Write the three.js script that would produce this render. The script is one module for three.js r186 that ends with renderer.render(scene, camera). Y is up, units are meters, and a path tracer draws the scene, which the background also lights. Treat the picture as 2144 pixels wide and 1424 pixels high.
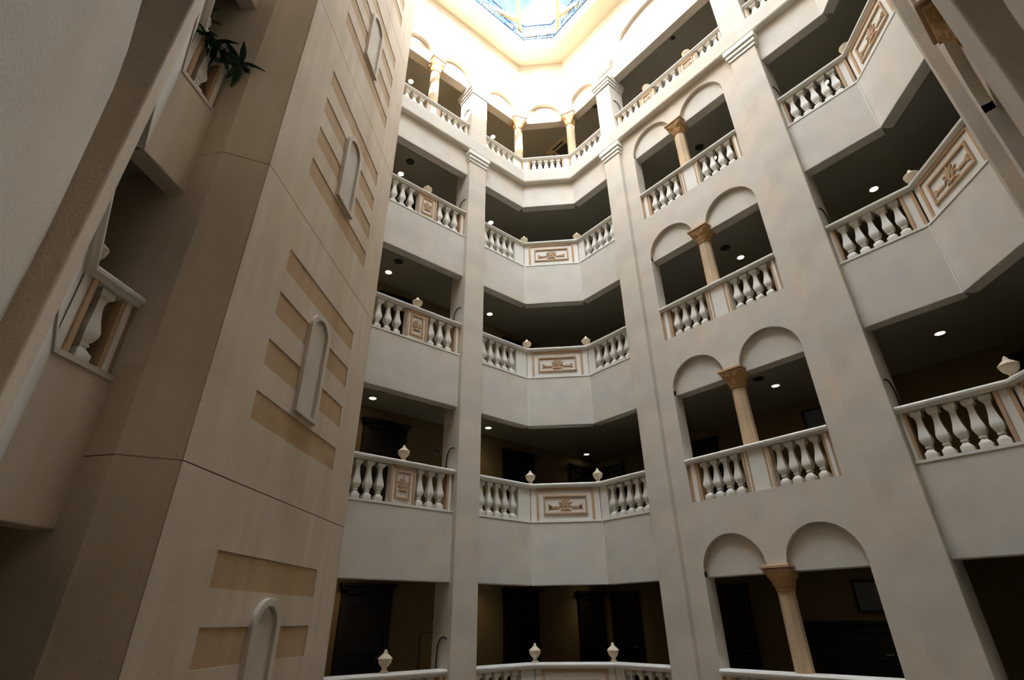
import * as THREE from 'three';
import { mergeGeometries } from 'three/addons/utils/BufferGeometryUtils.js';
import { RoundedBoxGeometry } from 'three/addons/geometries/RoundedBoxGeometry.js';

// ---------------------------------------------------------------- camera, sky, sun, exposure
// Plan axes: X runs along the back-left wall, Z along the arcaded right wall, Y is up; EYE is the eye height above the lobby floor.
const EYE = 6.0, R = THREE.MathUtils.degToRad;
const scene = new THREE.Scene();
const camera = new THREE.PerspectiveCamera(2 * Math.atan(712 / 1091) * 180 / Math.PI, 2144 / 1424, 0.05, 200);
camera.position.set(0, EYE, 0);
{
  const yaw = R(39.89), pitch = R(28.381);
  camera.lookAt(Math.sin(yaw) * Math.cos(pitch), EYE + Math.sin(pitch), -Math.cos(yaw) * Math.cos(pitch));
  camera.rotateZ(-R(0.635));
}
const renderer = new THREE.WebGLRenderer();
renderer.toneMapping = THREE.LinearToneMapping;
renderer.toneMappingExposure = 1.7;
renderer.shadowMap.enabled = true;

let seed = 20240611;
const rnd = () => { seed = (seed * 1664525 + 1013904223) >>> 0; return seed / 4294967296; };
const hash = (x, y, s) => { let h = Math.imul(x | 0, 374761393) + Math.imul(y | 0, 668265263) + Math.imul(s | 0, 2147483629 >>> 3); h = Math.imul(h ^ (h >>> 13), 1274126177); return ((h ^ (h >>> 16)) >>> 0) / 4294967296; };
function noise(x, y, s, per = 0) {           // value noise; per > 0 makes it tile
  const ix = Math.floor(x), iy = Math.floor(y), fx = x - ix, fy = y - iy, u = fx * fx * (3 - 2 * fx), v = fy * fy * (3 - 2 * fy);
  const w = (a) => per ? ((a % per) + per) % per : a, h = (a, b) => hash(w(a), w(b), s);
  return (h(ix, iy) * (1 - u) + h(ix + 1, iy) * u) * (1 - v) + (h(ix, iy + 1) * (1 - u) + h(ix + 1, iy + 1) * u) * v;
}
// one even day sky with scattered clouds all round
{
  const W = 1024, H = 512, d = new Float32Array(W * H * 4);
  for (let j = 0; j < H; j++) for (let i = 0; i < W; i++) {
    const up = ((j + 0.5) / H - 0.5) * Math.PI, az = ((i + 0.5) / W - 0.5) * 2 * Math.PI;
    const y = Math.sin(up), x = Math.cos(up) * Math.cos(az), z = Math.cos(up) * Math.sin(az);
    const k = 2.2 / Math.max(0.12, y + 0.25), cx = x * k + 25.96, cz = z * k + 6.93;
    let n = 0; for (let o = 0, a = 0.5, f = 1.6; o < 5; o++, a *= 0.5, f *= 2.03) n += a * noise(cx * f, cz * f, 11 + o);
    const c = THREE.MathUtils.smoothstep(n, 0.44, 0.58) * (y > 0 ? 1 : 0.3), o = (j * W + i) * 4, g = y > 0 ? 1 : 0.5;
    const blue = [0.3, 0.55, 0.95], white = [8.6, 9.7, 11.2];
    for (let q = 0; q < 3; q++) d[o + q] = (blue[q] * (1 - c) + white[q] * c) * g;
    d[o + 3] = 1;
  }
  const t = new THREE.DataTexture(d, W, H, THREE.RGBAFormat, THREE.FloatType);
  t.mapping = THREE.EquirectangularReflectionMapping; t.magFilter = THREE.LinearFilter; t.needsUpdate = true;
  scene.background = t; scene.backgroundIntensity = 1.0;
}
const sun = new THREE.DirectionalLight(new THREE.Color(1, 0.97, 0.93), 24);
sun.position.set(4 - 0.3 * 40, EYE + 15 + 0.67 * 40, -4 + 40); sun.target.position.set(4, EYE + 15, -4);
sun.castShadow = true; sun.shadow.mapSize.set(2048, 2048);
Object.assign(sun.shadow.camera, { left: -16, right: 16, top: 16, bottom: -16, near: 1, far: 90 });
scene.add(sun, sun.target);

// ---------------------------------------------------------------- textures and materials
function dataTex(n, f, srgb = true) {
  const d = new Uint8Array(n * n * 4);
  for (let j = 0; j < n; j++) for (let i = 0; i < n; i++) { const c = f(i / n, j / n, i, j), o = (j * n + i) * 4; d[o] = c[0]; d[o + 1] = c[1]; d[o + 2] = c[2]; d[o + 3] = 255; }
  const t = new THREE.DataTexture(d, n, n, THREE.RGBAFormat);
  t.wrapS = t.wrapT = THREE.RepeatWrapping; t.magFilter = THREE.LinearFilter; if (srgb) t.colorSpace = THREE.SRGBColorSpace; t.needsUpdate = true; return t;
}
const cl = (v) => Math.max(0, Math.min(255, v));
const fbm = (x, y, s, per) => { let a = 0.5, r = 0; for (let o = 0; o < 4; o++, a *= 0.5) { r += a * noise(x, y, s + o, per); x *= 2; y *= 2; per *= 2; } return r; };
// plaster: fine speckle, soft mottling; tile = 2 m
const plasterTex = dataTex(1024, (x, y, i, j) => {
  const m = fbm(x * 5, y * 5, 3, 5) - 0.47, g = hash(i, j, 5), sp = noise(x * 300, y * 300, 9, 300), pk = fbm(x * 3, y * 3, 40, 3) - 0.47;
  let v = 240 + m * 26 + (g - 0.5) * 13; if (sp > 0.9) v -= (sp - 0.9) * 420;
  return [cl(v + pk * 16), cl(v - 2), cl(v - 5 - pk * 16)];
});
const plasterBump = dataTex(512, (x, y, i, j) => { const v = cl(90 + 110 * noise(x * 190, y * 190, 21, 190) + 50 * hash(i, j, 8)); return [v, v, v]; }, false);
// tower render: the same speckle with vertical rain streaks; tile = 4 m
const towerTex = dataTex(1024, (x, y, i, j) => {
  const st = fbm(x * 16, y * 2, 61, 16) - 0.47, st2 = noise(x * 40, y * 3, 71, 40) - 0.5, m = fbm(x * 6, y * 6, 81, 6) - 0.47, g = hash(i, j, 6), sp = noise(x * 360, y * 360, 19, 360);
  let v = 235 + st * 34 + st2 * 9 + m * 22 + (g - 0.5) * 15; if (sp > 0.9) v -= (sp - 0.9) * 430;
  return [cl(v + 4 - st * 8), cl(v - 2), cl(v - 8 + st * 22)];
});
const woodTex = dataTex(256, (x, y) => { const v = cl(190 + 60 * (fbm(x * 40, y * 3, 91, 40) - 0.5)); return [v, v, v]; });
const carveBump = dataTex(256, (x, y) => { const v = cl(255 * Math.abs(fbm(x * 14, y * 14, 33, 14) - 0.47) * 2.6); return [v, v, v]; }, false);
function rep(t, r) { const c = t.clone(); c.repeat.set(r, r); c.needsUpdate = true; return c; }
const pT = rep(plasterTex, 1 / 2), tT = rep(towerTex, 1 / 4), bT = rep(plasterBump, 1 / 1.2), wT = rep(woodTex, 1), cB = rep(carveBump, 4);
const std = (hex, o = {}) => new THREE.MeshStandardMaterial({ color: hex, roughness: 0.9, metalness: 0, ...o });
const M = {
  parapet: std('#e1dacd', { map: pT, bumpMap: bT, bumpScale: 0.0015 }),
  plaster: std('#dfd4c3', { map: pT, bumpMap: bT, bumpScale: 0.0015 }),
  tower: std('#dacbb4', { map: tT, bumpMap: bT, bumpScale: 0.002 }),
  stripe: std('#c4a881', { map: tT, bumpMap: bT, bumpScale: 0.002 }),
  niche: std('#dacfbd', { map: pT, bumpMap: bT, bumpScale: 0.0012 }),
  white: std('#e4ded1', { roughness: 0.75 }),
  rail: std('#e0dace', { roughness: 0.55 }),
  tan: std('#cda981', { roughness: 0.85, map: pT }),
  urn: std('#dcc9aa', { roughness: 0.8 }),
  capital: std('#c19660', { roughness: 0.85, bumpMap: cB, bumpScale: 0.012 }),
  shaft: std('#ddc09a', { map: pT }),
  ceiling: std('#aaa491', { roughness: 0.95 }), ring: std('#e2d8bd', { roughness: 0.95 }),
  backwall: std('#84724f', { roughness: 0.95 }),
  floor: std('#5c5143', { roughness: 0.5 }),
  lobby: std('#8d7f6e', { roughness: 0.5 }),
  wood: std('#20140d', { roughness: 0.5, map: wT }),
  black: std('#121212', { roughness: 0.5 }),
  grille: std('#45433f', { roughness: 0.8 }), dark: std('#2a2a2c', { roughness: 0.7 }),
  acFrame: std('#cdbb96', { roughness: 0.6 }),
  acGrill: std('#56504a', { roughness: 0.7 }),
  iron: std('#2c4a72', { roughness: 0.45, metalness: 0.4 }),
  beam: std('#c9b791', { roughness: 0.6 }),
  zinc: std('#54595c', { roughness: 0.5 }),
  glass: new THREE.MeshPhysicalMaterial({ color: '#ffffff', transmission: 1, thickness: 0, roughness: 0, ior: 1.45, side: THREE.DoubleSide }),
  leaf: std('#1d3a1d', { roughness: 0.3 }), stem: std('#4a3a24', { roughness: 0.8 }),
  paper: std('#7b7f86', { roughness: 0.6 }), frameBlack: std('#15120f', { roughness: 0.4 }),
  lens: new THREE.MeshStandardMaterial({ color: '#fff3d8', emissive: new THREE.Color(1, 0.86, 0.6), emissiveIntensity: 6 }),
  lampRing: std('#d8d2c4', { roughness: 0.4 }), steel: std('#9a958c', { roughness: 0.4, metalness: 0.6 }),
};

// ---------------------------------------------------------------- geometry helpers
function uvBox(g) {                                   // uv in metres from the dominant axis of each face
  if (g.index) g = g.toNonIndexed();
  const p = g.attributes.position, n = p.count, uv = new Float32Array(n * 2), a = new THREE.Vector3(), b = new THREE.Vector3(), c = new THREE.Vector3();
  if (!g.attributes.normal) g.computeVertexNormals();
  for (let i = 0; i < n; i += 3) {
    a.fromBufferAttribute(p, i); b.fromBufferAttribute(p, i + 1).sub(a); c.fromBufferAttribute(p, i + 2).sub(a); b.cross(c);
    const x = Math.abs(b.x), y = Math.abs(b.y), z = Math.abs(b.z), k = y >= x && y >= z ? 1 : x > z ? 0 : 2;
    for (let q = i; q < i + 3; q++) {
      const X = p.getX(q), Y = p.getY(q), Z = p.getZ(q);
      uv[q * 2] = k === 0 ? Z : X; uv[q * 2 + 1] = k === 1 ? Z : Y;
    }
  }
  g.setAttribute('uv', new THREE.BufferAttribute(uv, 2));
  for (const k of Object.keys(g.attributes)) if (!['position', 'normal', 'uv'].includes(k)) g.deleteAttribute(k);
  return g;
}
const box = (x0, x1, y0, y1, z0, z1) => { const g = new THREE.BoxGeometry(x1 - x0, y1 - y0, z1 - z0); g.translate((x0 + x1) / 2, (y0 + y1) / 2, (z0 + z1) / 2); return uvBox(g); };
const rbox = (x0, x1, y0, y1, z0, z1, r = 0.012) => { const g = new RoundedBoxGeometry(x1 - x0, y1 - y0, z1 - z0, 2, r); g.translate((x0 + x1) / 2, (y0 + y1) / 2, (z0 + z1) / 2); return uvBox(g); };
const join = (list) => list.length === 1 ? list[0] : mergeGeometries(list);
// plan polygon [[x,z]...] extruded from y0 to y1, holes as further polygons
function prism(poly, y0, y1, holes = []) {
  const s = new THREE.Shape(poly.map(([x, z]) => new THREE.Vector2(x, -z)));
  for (const h of holes) s.holes.push(new THREE.Path(h.map(([x, z]) => new THREE.Vector2(x, -z))));
  const g = new THREE.ExtrudeGeometry(s, { depth: y1 - y0, bevelEnabled: false }); g.rotateX(-Math.PI / 2); g.translate(0, y0, 0); return uvBox(g);
}
// an upright sheet: Shape in (x, y), from depth z0 to z1
function sheet(shape, z0, z1, bevel = 0) {
  const g = new THREE.ExtrudeGeometry(shape, { depth: z1 - z0 - 2 * bevel, bevelEnabled: bevel > 0, bevelThickness: bevel, bevelSize: bevel, bevelOffset: -bevel, bevelSegments: 1, curveSegments: 20 });
  g.translate(0, 0, z0 + bevel); return uvBox(g);
}
const rectShape = (x0, x1, y0, y1) => new THREE.Shape([new THREE.Vector2(x0, y0), new THREE.Vector2(x1, y0), new THREE.Vector2(x1, y1), new THREE.Vector2(x0, y1)]);
const rectPath = (x0, x1, y0, y1) => new THREE.Path([new THREE.Vector2(x0, y0), new THREE.Vector2(x1, y0), new THREE.Vector2(x1, y1), new THREE.Vector2(x0, y1)]);
function sweep(path, profile) {                        // path in plan (x,z), profile [(out, y)]; out points to the left-hand normal (-dz, dx)
  const n = path.length, m = profile.length, P = [], pos = [];
  for (let i = 0; i < n; i++) {
    const d0 = i ? norm(path[i - 1], path[i]) : null, d1 = i < n - 1 ? norm(path[i], path[i + 1]) : null, a = d0 || d1, b = d1 || d0;
    const nx = -(a[1] + b[1]), nz = a[0] + b[0], k = 2 / (nx * nx + nz * nz);
    P.push(profile.map(([o, y]) => [path[i][0] + nx * k * o, y, path[i][1] + nz * k * o]));
  }
  const quad = (a, b, c, d) => pos.push(...a, ...b, ...c, ...a, ...c, ...d);
  for (let i = 0; i < n - 1; i++) for (let j = 0; j < m; j++) { const k = (j + 1) % m; quad(P[i][j], P[i + 1][j], P[i + 1][k], P[i][k]); }
  const tri = THREE.ShapeUtils.triangulateShape(profile.map(([o, y]) => new THREE.Vector2(o, y)), []);
  for (const [a, b, c] of tri) { pos.push(...P[0][a], ...P[0][b], ...P[0][c]); pos.push(...P[n - 1][a], ...P[n - 1][c], ...P[n - 1][b]); }
  const g = new THREE.BufferGeometry(); g.setAttribute('position', new THREE.Float32BufferAttribute(pos, 3)); g.computeVertexNormals(); return uvBox(g);
}
const norm = (a, b) => { const x = b[0] - a[0], z = b[1] - a[1], l = Math.hypot(x, z); return [x / l, z / l]; };
const lathe = (pts, seg = 20) => { const g = new THREE.LatheGeometry(pts.map(([r, y]) => new THREE.Vector2(r, y)), seg); return uvBox(g); };
function squareLathe(pts) {                           // square in plan: pts are [half width, y]
  const gs = [];
  for (let s = 0; s < 4; s++) {
    const pos = [], idx = [];
    pts.forEach(([r, y], i) => { pos.push(-r, y, r, r, y, r); if (i) { const k = i * 2; idx.push(k - 2, k - 1, k + 1, k - 2, k + 1, k); } });
    const g = new THREE.BufferGeometry(); g.setAttribute('position', new THREE.Float32BufferAttribute(pos, 3)); g.setIndex(idx); g.computeVertexNormals(); g.rotateY(s * Math.PI / 2); gs.push(uvBox(g));
  }
  return join(gs);
}
function tube(points, r, seg = 24, rad = 8) { return uvBox(new THREE.TubeGeometry(new THREE.CatmullRomCurve3(points.map((p) => new THREE.Vector3(...p))), seg, r, rad)); }
function bar(a, b, w, h) {                             // a straight bar with rectangular section between two points
  const A = new THREE.Vector3(...a), B = new THREE.Vector3(...b), l = A.distanceTo(B), g = new THREE.BoxGeometry(w, h, l);
  const m = new THREE.Matrix4().lookAt(A, B, new THREE.Vector3(0, 1, 0)); m.setPosition(A.clone().add(B).multiplyScalar(0.5)); g.applyMatrix4(m); return uvBox(g);
}
function mesh(name, g, m, parent) { const o = new THREE.Mesh(g, m); o.name = name; o.castShadow = o.receiveShadow = true; parent.add(o); return o; }
const taken = new Map();
function numbered(n) { const k = taken.get(n) ?? 0; taken.set(n, k + 1); return k ? n + '_' + String(k).padStart(3, '0') : n; }
function thing(name, label, category, [x, y, z] = [0, 0, 0], turn = 0, group) {
  const o = new THREE.Group(); o.name = numbered(name); o.position.set(x, y, z); o.rotation.y = turn; o.userData = { label, category };
  if (group) o.userData.group = group; scene.add(o); return o;
}
function structure(name, label, category = 'wall') { const o = thing(name, label, category); o.userData.kind = 'structure'; return o; }
// a wall frame: local x along the wall, y up, z out of the wall into the open court
const frame = (u, v, deg) => ({ u, v, th: R(deg), c: Math.cos(R(deg)), s: Math.sin(R(deg)), at(x, z) { return [this.u + x * this.c + z * this.s, this.v - x * this.s + z * this.c]; } });
function inFrame(o, f, x, y, z, parent) {              // place a mesh of local geometry at a frame point, relative to its parent
  const [u, v] = f.at(x, z); o.position.set(u - parent.position.x, y - parent.position.y, v - parent.position.z); o.rotation.y = f.th; return o;
}
const Y = (z) => z + EYE;

// ---------------------------------------------------------------- levels and plan
const bot = [-2.76, 0.64, 4.04, 7.44, 10.84], top = bot.map((b, i) => i === 4 ? 12.2 : b + 1.26), railTop = bot.map((b, i) => i === 4 ? 12.86 : b + 2.056);
const LINTEL4 = 14.55, CEIL = 17.5, CURB = 17.98, LOBBY = -6;
const A = -8.79, C = 8.90, CH0 = [7.83, A], CH1 = [C, -7.72], D0 = [C, -0.66], D1 = [7.93, 0.31], EV = 0.31, HU = -0.44, G0 = [HU, -4.98], G1 = [-0.02, -5.37];
const fA = frame(0, A, 0), fB = frame(CH0[0], CH0[1], -45), fC = frame(C, 0, -90), fD = frame(D0[0], D0[1], -135), fE = frame(0, EV, 180), fG = frame(G0[0], G0[1], 43), fH = frame(HU, 0, 90), fT = frame(0.62, -5.02, 45);
const CHL = Math.hypot(CH1[0] - CH0[0], CH1[1] - CH0[1]), DL = Math.hypot(D1[0] - D0[0], D1[1] - D0[1]), TL = 3.54;
const LEVEL = ['the lowest gallery', 'the second gallery up', 'the third gallery up', 'the fourth gallery up', 'the top gallery'];

// ---------------------------------------------------------------- shell
{
  const lobby = structure('floor', 'stone lobby floor at the bottom of the court', 'floor');
  mesh('paving', box(-4, 13.2, Y(LOBBY) - 0.3, Y(LOBBY), -11.6, 3.6), M.lobby, lobby);
  // gallery slabs: floor above, painted ceiling below
  const outer = [[-3.2, -11.0], [12.5, -11.0], [12.5, 2.9], [-3.2, 2.9]];
  const hole = [[3.2, A - 0.22], [7.75, A - 0.22], [C + 0.22, -7.65], [C + 0.22, -0.75], [8.0, EV + 0.2], [HU - 0.2, EV + 0.2], [HU - 0.2, -5.05], [-0.1, -5.6], [1.2, -6.9], [3.2, -8.6]];
  for (let i = 0; i < 5; i++) {
    const s = structure('floor', 'gallery slab with tiled floor of ' + LEVEL[i], 'floor');
    mesh('tiling', prism(outer, Y(top[i]) - 0.16, Y(top[i]) - 0.1, [hole]), M.floor, s);
    const c = structure('ceiling', 'painted gallery ceiling beneath ' + LEVEL[i], 'ceiling');
    mesh('soffit', prism(outer, Y(bot[i]) + 0.33, Y(top[i]) - 0.165, [hole]), M.ceiling, c);
  }
  const c4 = structure('ceiling', 'pale ceiling of the top gallery below the skylight', 'ceiling');
  mesh('soffit', prism(outer, Y(15.0), Y(15.2), [hole]), M.ceiling, c4);
  // outer walls behind the galleries
  const wl = structure('wall_gallery_back_left', 'cream wall with doors behind the galleries beside the tower');
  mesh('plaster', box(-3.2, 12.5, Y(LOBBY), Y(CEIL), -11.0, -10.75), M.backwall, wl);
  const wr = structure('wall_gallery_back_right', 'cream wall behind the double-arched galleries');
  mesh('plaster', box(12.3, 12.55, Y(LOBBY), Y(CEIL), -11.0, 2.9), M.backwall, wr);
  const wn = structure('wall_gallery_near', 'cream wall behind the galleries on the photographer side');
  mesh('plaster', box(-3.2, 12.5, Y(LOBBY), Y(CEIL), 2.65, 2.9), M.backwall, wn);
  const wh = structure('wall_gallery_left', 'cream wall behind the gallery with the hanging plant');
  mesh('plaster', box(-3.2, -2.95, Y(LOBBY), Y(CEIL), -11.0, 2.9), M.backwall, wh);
  // lobby walls below the lowest gallery, out of the picture
  const lw = structure('wall_lobby', 'plain lobby walls below the lowest gallery');
  mesh('plaster', prism([[-3.2, -11], [12.5, -11], [12.5, 2.9], [-3.2, 2.9]], Y(LOBBY), Y(bot[0]) + 0.33, [[[HU - 0.2, -5.05], [3.2, -8.6], [3.2, A - 0.22], [7.75, A - 0.22], [C + 0.22, -7.65], [C + 0.22, -0.75], [8, EV + 0.2], [HU - 0.2, EV + 0.2]]]), M.plaster, lw);
}
const wallA = structure('wall_back_left', 'cream parapets and pilaster between the striped tower and chamfered corner');
const wallB = structure('wall_back_corner', 'chamfered corner of stacked concave parapets below the skylight');
const wallC = structure('wall_right', 'cream wall of stacked double-arched openings between two tall pilasters');
const wallD = structure('wall_far_right', 'stacked parapets of the corner bay past the double arches');
const wallE = structure('wall_near_right', 'near arcaded wall with pilasters seen edge-on at the picture side');
const wallH = structure('wall_near_left', 'near plastered pier and gallery parapets beside the tower');
const place = (w, name, g, m, f) => { const o = mesh(name, g, m, w); o.position.set(f.u, 0, f.v); o.rotation.y = f.th; return o; };
const TH = 0.22;
for (let i = 0; i < 5; i++) {
  const y0 = Y(bot[i]), y1 = Y(top[i]);
  place(wallA, 'parapet', rbox(2.9, 5.83, y0, y1, -TH, 0), M.parapet, fA);
  place(wallA, 'ledge', box(2.9, 5.81, y1 - 0.035, y1 + 0.004, -TH + 0.01, 0.012), M.white, fA);
  const pw = place(wallB, 'parapet', rbox(6.3, 7.85, y0, y1, -TH, 0), M.parapet, fA);
  place(wallB, 'parapet', rbox(-0.02, CHL + 0.02, y0, y1, -TH, 0), M.parapet, fB);
  place(wallB, 'parapet', rbox(-7.74, -6.3, y0, y1, -TH, 0), M.parapet, fC);
  mesh('ledge', sweep([[6.36, A], CH0, CH1, [C, -6.37]], [[-TH + 0.01, y1 - 0.035], [0.012, y1 - 0.035], [0.012, y1 + 0.004], [-TH + 0.01, y1 + 0.004]]), M.white, wallB);
  for (const [u, v] of [CH0, CH1]) { const q = mesh('joint_bead', new THREE.CylinderGeometry(0.014, 0.014, y1 - y0 - 0.04, 6), M.white, wallB); q.position.set(u - 0.004, (y0 + y1) / 2 - 0.02, v + 0.004); }
  place(wallD, 'parapet', rbox(-2.0, -0.64, y0, y1, -TH, 0), M.parapet, fC);
  place(wallD, 'parapet', rbox(-0.02, DL + 0.02, y0, y1, -TH, 0), M.parapet, fD);
  place(wallD, 'parapet', rbox(-7.95, -6.35, y0, y1, -TH, 0), M.parapet, fE);
  { const q = mesh('joint_bead', new THREE.CylinderGeometry(0.014, 0.014, y1 - y0 - 0.04, 6), M.white, wallD); q.position.set(D0[0] - 0.004, (y0 + y1) / 2 - 0.02, D0[1]); }
  mesh('ledge', sweep([[C, -1.95], D0, D1, [6.4, EV]], [[-TH + 0.01, y1 - 0.035], [0.012, y1 - 0.035], [0.012, y1 + 0.004], [-TH + 0.01, y1 + 0.004]]), M.white, wallD);
  place(wallH, 'parapet', rbox(-0.01, 0.62, y0, y1, -TH, 0), M.tower, fG);
  place(wallH, 'parapet', rbox(2.15, 4.98, y0, y1, -TH, 0), M.parapet, fH);
  mesh('ledge', sweep([[HU, -2.2], G0, [G1[0] + 0.02, G1[1] - 0.02]], [[-TH + 0.01, y1 - 0.045], [0.014, y1 - 0.045], [0.014, y1 + 0.004], [-TH + 0.01, y1 + 0.004]]), M.niche, wallH);
}
// pilasters: [wall, frame, x0, x1, out]; the shaft stops under the fascia of the top gallery and starts again above it
function pilaster(w, f, x0, x1, out = 0.12, m = M.plaster, capped = true) {
  place(w, 'pilaster', rbox(x0, x1, Y(LOBBY), Y(11.72), -0.5, out, 0.015), m, f);
  place(w, 'pilaster', rbox(x0, x1, Y(11.9), Y(LINTEL4 + 0.05), -0.5, out - 0.01, 0.015), m, f);
  if (!capped) return;
  for (const z of [11.28, 14.2]) place(w, 'pilaster_cap', join([
    rbox(x0 - 0.02, x1 + 0.02, Y(z), Y(z + 0.085), -0.52, out + 0.025, 0.01), rbox(x0 - 0.05, x1 + 0.05, Y(z + 0.105), Y(z + 0.2), -0.55, out + 0.055, 0.01), rbox(x0 - 0.08, x1 + 0.08, Y(z + 0.22), Y(z + 0.36), -0.58, out + 0.085, 0.012),
    box(x0 - 0.01, x1 + 0.01, Y(z), Y(z + 0.3), -0.5, out + 0.01)]), M.white, f);
}
pilaster(wallA, fA, 5.80, 6.36);
pilaster(wallC, fC, -6.38, -5.87);
pilaster(wallC, fC, -2.54, -1.95);
pilaster(wallE, fE, -6.40, -5.84);
pilaster(wallE, fE, -2.37, -1.87);
// double-arched bays
function archNotch(s, cx, r, yb, spring) { s.lineTo(cx - r, yb); s.lineTo(cx - r, spring); s.absarc(cx, spring, r, Math.PI, 0, true); s.lineTo(cx + r, yb); }
function archBay(w, f, cx, half) {
  for (const s of [-1, 1]) place(w, 'jamb', box(Math.min(cx + s * half, cx + s * 1.3), Math.max(cx + s * half, cx + s * 1.3), Y(LOBBY), Y(11.72), -0.3, 0), M.plaster, f);
  for (let i = 0; i < 5; i++) {
    const y0 = Y(bot[i]), y1 = i === 4 ? Y(11.75) : Y(top[i]), s = new THREE.Shape();
    s.moveTo(cx - 1.3, y0 - 0.0); if (i > -1) archNotch(s, cx - 0.73, 0.57, y0, y0 + 0.09);
    archNotch(s, cx + 0.73, 0.57, y0, y0 + 0.09); s.lineTo(cx + 1.3, y0); s.lineTo(cx + 1.3, y1); s.lineTo(cx - 1.3, y1); s.lineTo(cx - 1.3, y0);
    place(w, 'spandrel', sheet(s, -0.09, 0), M.plaster, f);
    place(w, 'tympanum', rbox(cx - 1.32, cx + 1.32, y0, y1 - 0.002, -0.32, -0.085), M.parapet, f);
  }
}
archBay(wallC, fC, -4.2, 1.68);
archBay(wallE, fE, -4.1, 1.75);
// fascia that runs round in front of the pilasters at the top gallery
const FASCIA = [[-0.1, Y(11.7)], [0.15, Y(11.7)], [0.165, Y(11.73)], [0.165, Y(12.17)], [0.15, Y(12.2)], [-0.24, Y(12.2)]];
mesh('fascia', sweep([[2.9, A], [6.08, A]], FASCIA), M.parapet, wallA);
mesh('fascia', sweep([[6.08, A], CH0, CH1, [C, -6.1]], FASCIA), M.parapet, wallB);
mesh('fascia', sweep([[C, -6.1], [C, -2.2]], FASCIA), M.plaster, wallC);
mesh('fascia', sweep([[C, -2.2], D0, D1, [6.1, EV]], FASCIA), M.parapet, wallD);
mesh('fascia', sweep([[6.1, EV], [0, EV]], FASCIA), M.parapet, wallE);
// upper walls above the top gallery, with arches over the columns
function upperWall(w, f, x0, x1, arches, m = M.plaster) {
  const y0 = Y(LINTEL4), y1 = Y(CEIL), s = new THREE.Shape(); s.moveTo(x0, y0);
  for (const [cx, rx, ry, spring] of arches) { s.lineTo(cx - rx, y0); s.lineTo(cx - rx, Y(spring)); s.absellipse(cx, Y(spring), rx, ry, Math.PI, 0, true); s.lineTo(cx + rx, y0); }
  s.lineTo(x1, y0); s.lineTo(x1, y1); s.lineTo(x0, y1); s.lineTo(x0, y0);
  place(w, 'upper_wall', sheet(s, -0.09, 0), m, f);
  place(w, 'tympanum', box(x0, x1, y0, y1, -0.33, -0.085), m, f);
  for (const [cx, rx, ry, spring, band] of arches) {
    if (!band) continue;
    const a = new THREE.Shape(); a.absellipse(cx, Y(spring), rx + band, ry + band, 0, Math.PI, false); a.lineTo(cx - rx, Y(spring)); a.absellipse(cx, Y(spring), rx, ry, Math.PI, 0, true); a.lineTo(cx + rx + band, Y(spring));
    place(w, 'archivolt', sheet(a, -0.01, 0.03), m, f);
  }
}
upperWall(wallA, fA, 2.9, 6.08, [[3.93, 0.52, 0.52, 14.72, 0.1], [5.28, 0.52, 0.52, 14.72, 0.1]]);
upperWall(wallB, fA, 6.08, 7.84, [[7.09, 0.57, 0.57, 14.74, 0.1]]);
upperWall(wallB, fB, -0.01, CHL + 0.01, [[CHL / 2, 0.57, 0.57, 14.74, 0.1]]);
upperWall(wallB, fC, -7.73, -6.1, [[-7.05, 0.57, 0.57, 14.74, 0.1]]);
upperWall(wallC, fC, -6.1, -2.2, [[-4.2, 1.58, 1.3, 14.95, 0.5]]);
upperWall(wallD, fC, -2.2, -0.65, [[-1.3, 0.5, 0.5, 14.74, 0.1]]);
upperWall(wallD, fD, -0.01, DL + 0.01, [[DL / 2, 0.5, 0.5, 14.74, 0.1]]);
upperWall(wallE, fE, -7.94, 0.44, []);
upperWall(wallH, fH, -0.3, 5.0, []);
upperWall(wallH, fG, 0, 0.6, []);
// near pier beside the camera bay: the camera-facing flank of each pilaster and the arch-topped plaster panel in front of it
{
  mesh('pilaster', rbox(-0.95, -0.223, Y(LOBBY), Y(CEIL), -2.19, -1.88, 0.012), M.tower, wallH);
  const curve = [[-1.9, -3], [-1.9, 0.8], [-1.872, 1.08], [-1.8, 1.36], [-1.735, 1.6], [-1.645, 1.71], [-1.48, 1.785], [-1.2, 1.83], [-0.8, 1.84], [0.3, 1.84], [0.3, -3]];
  const s = new THREE.Shape(curve.map(([v, z]) => new THREE.Vector2(-v, Y(z)))); const o = mesh('arched_panel', sheet(s, -0.26, 0, 0.006), M.niche, wallH); o.position.set(-0.296, 0, 0); o.rotation.y = R(90);
  const s2 = new THREE.Shape(curve.map(([v, z]) => new THREE.Vector2(v, Y(z)))); const p = mesh('arched_panel', sheet(s2, -0.26, 0, 0.006), M.niche, wallE); p.position.set(0, 0, 0.262); p.rotation.y = R(180);
  mesh('pier_flank', box(1.872, 2.36, Y(LOBBY), Y(CEIL), 0.23, 0.95), M.tower, wallE);
  place(wallE, 'upper_parapet', box(-1.9, 0.44, Y(bot[2]), Y(11.7), -0.25, 0), M.parapet, fE);
}
// roof ring round the skylight opening
{
  const ring = structure('ceiling', 'cream ceiling ring around the skylight opening', 'ceiling');
  const hole = [[0.8, -6.8], [0.8, -1.1], [1.6, -0.25], [7.5, -0.25], [8.28, -0.95], [8.28, -7.5], [7.56, -8.2], [2.2, -8.2]];
  mesh('slab', prism([[-3.2, -11], [12.55, -11], [12.55, 2.9], [-3.2, 2.9]], Y(CEIL), Y(CURB), [hole]), M.ring, ring);
}

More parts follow.
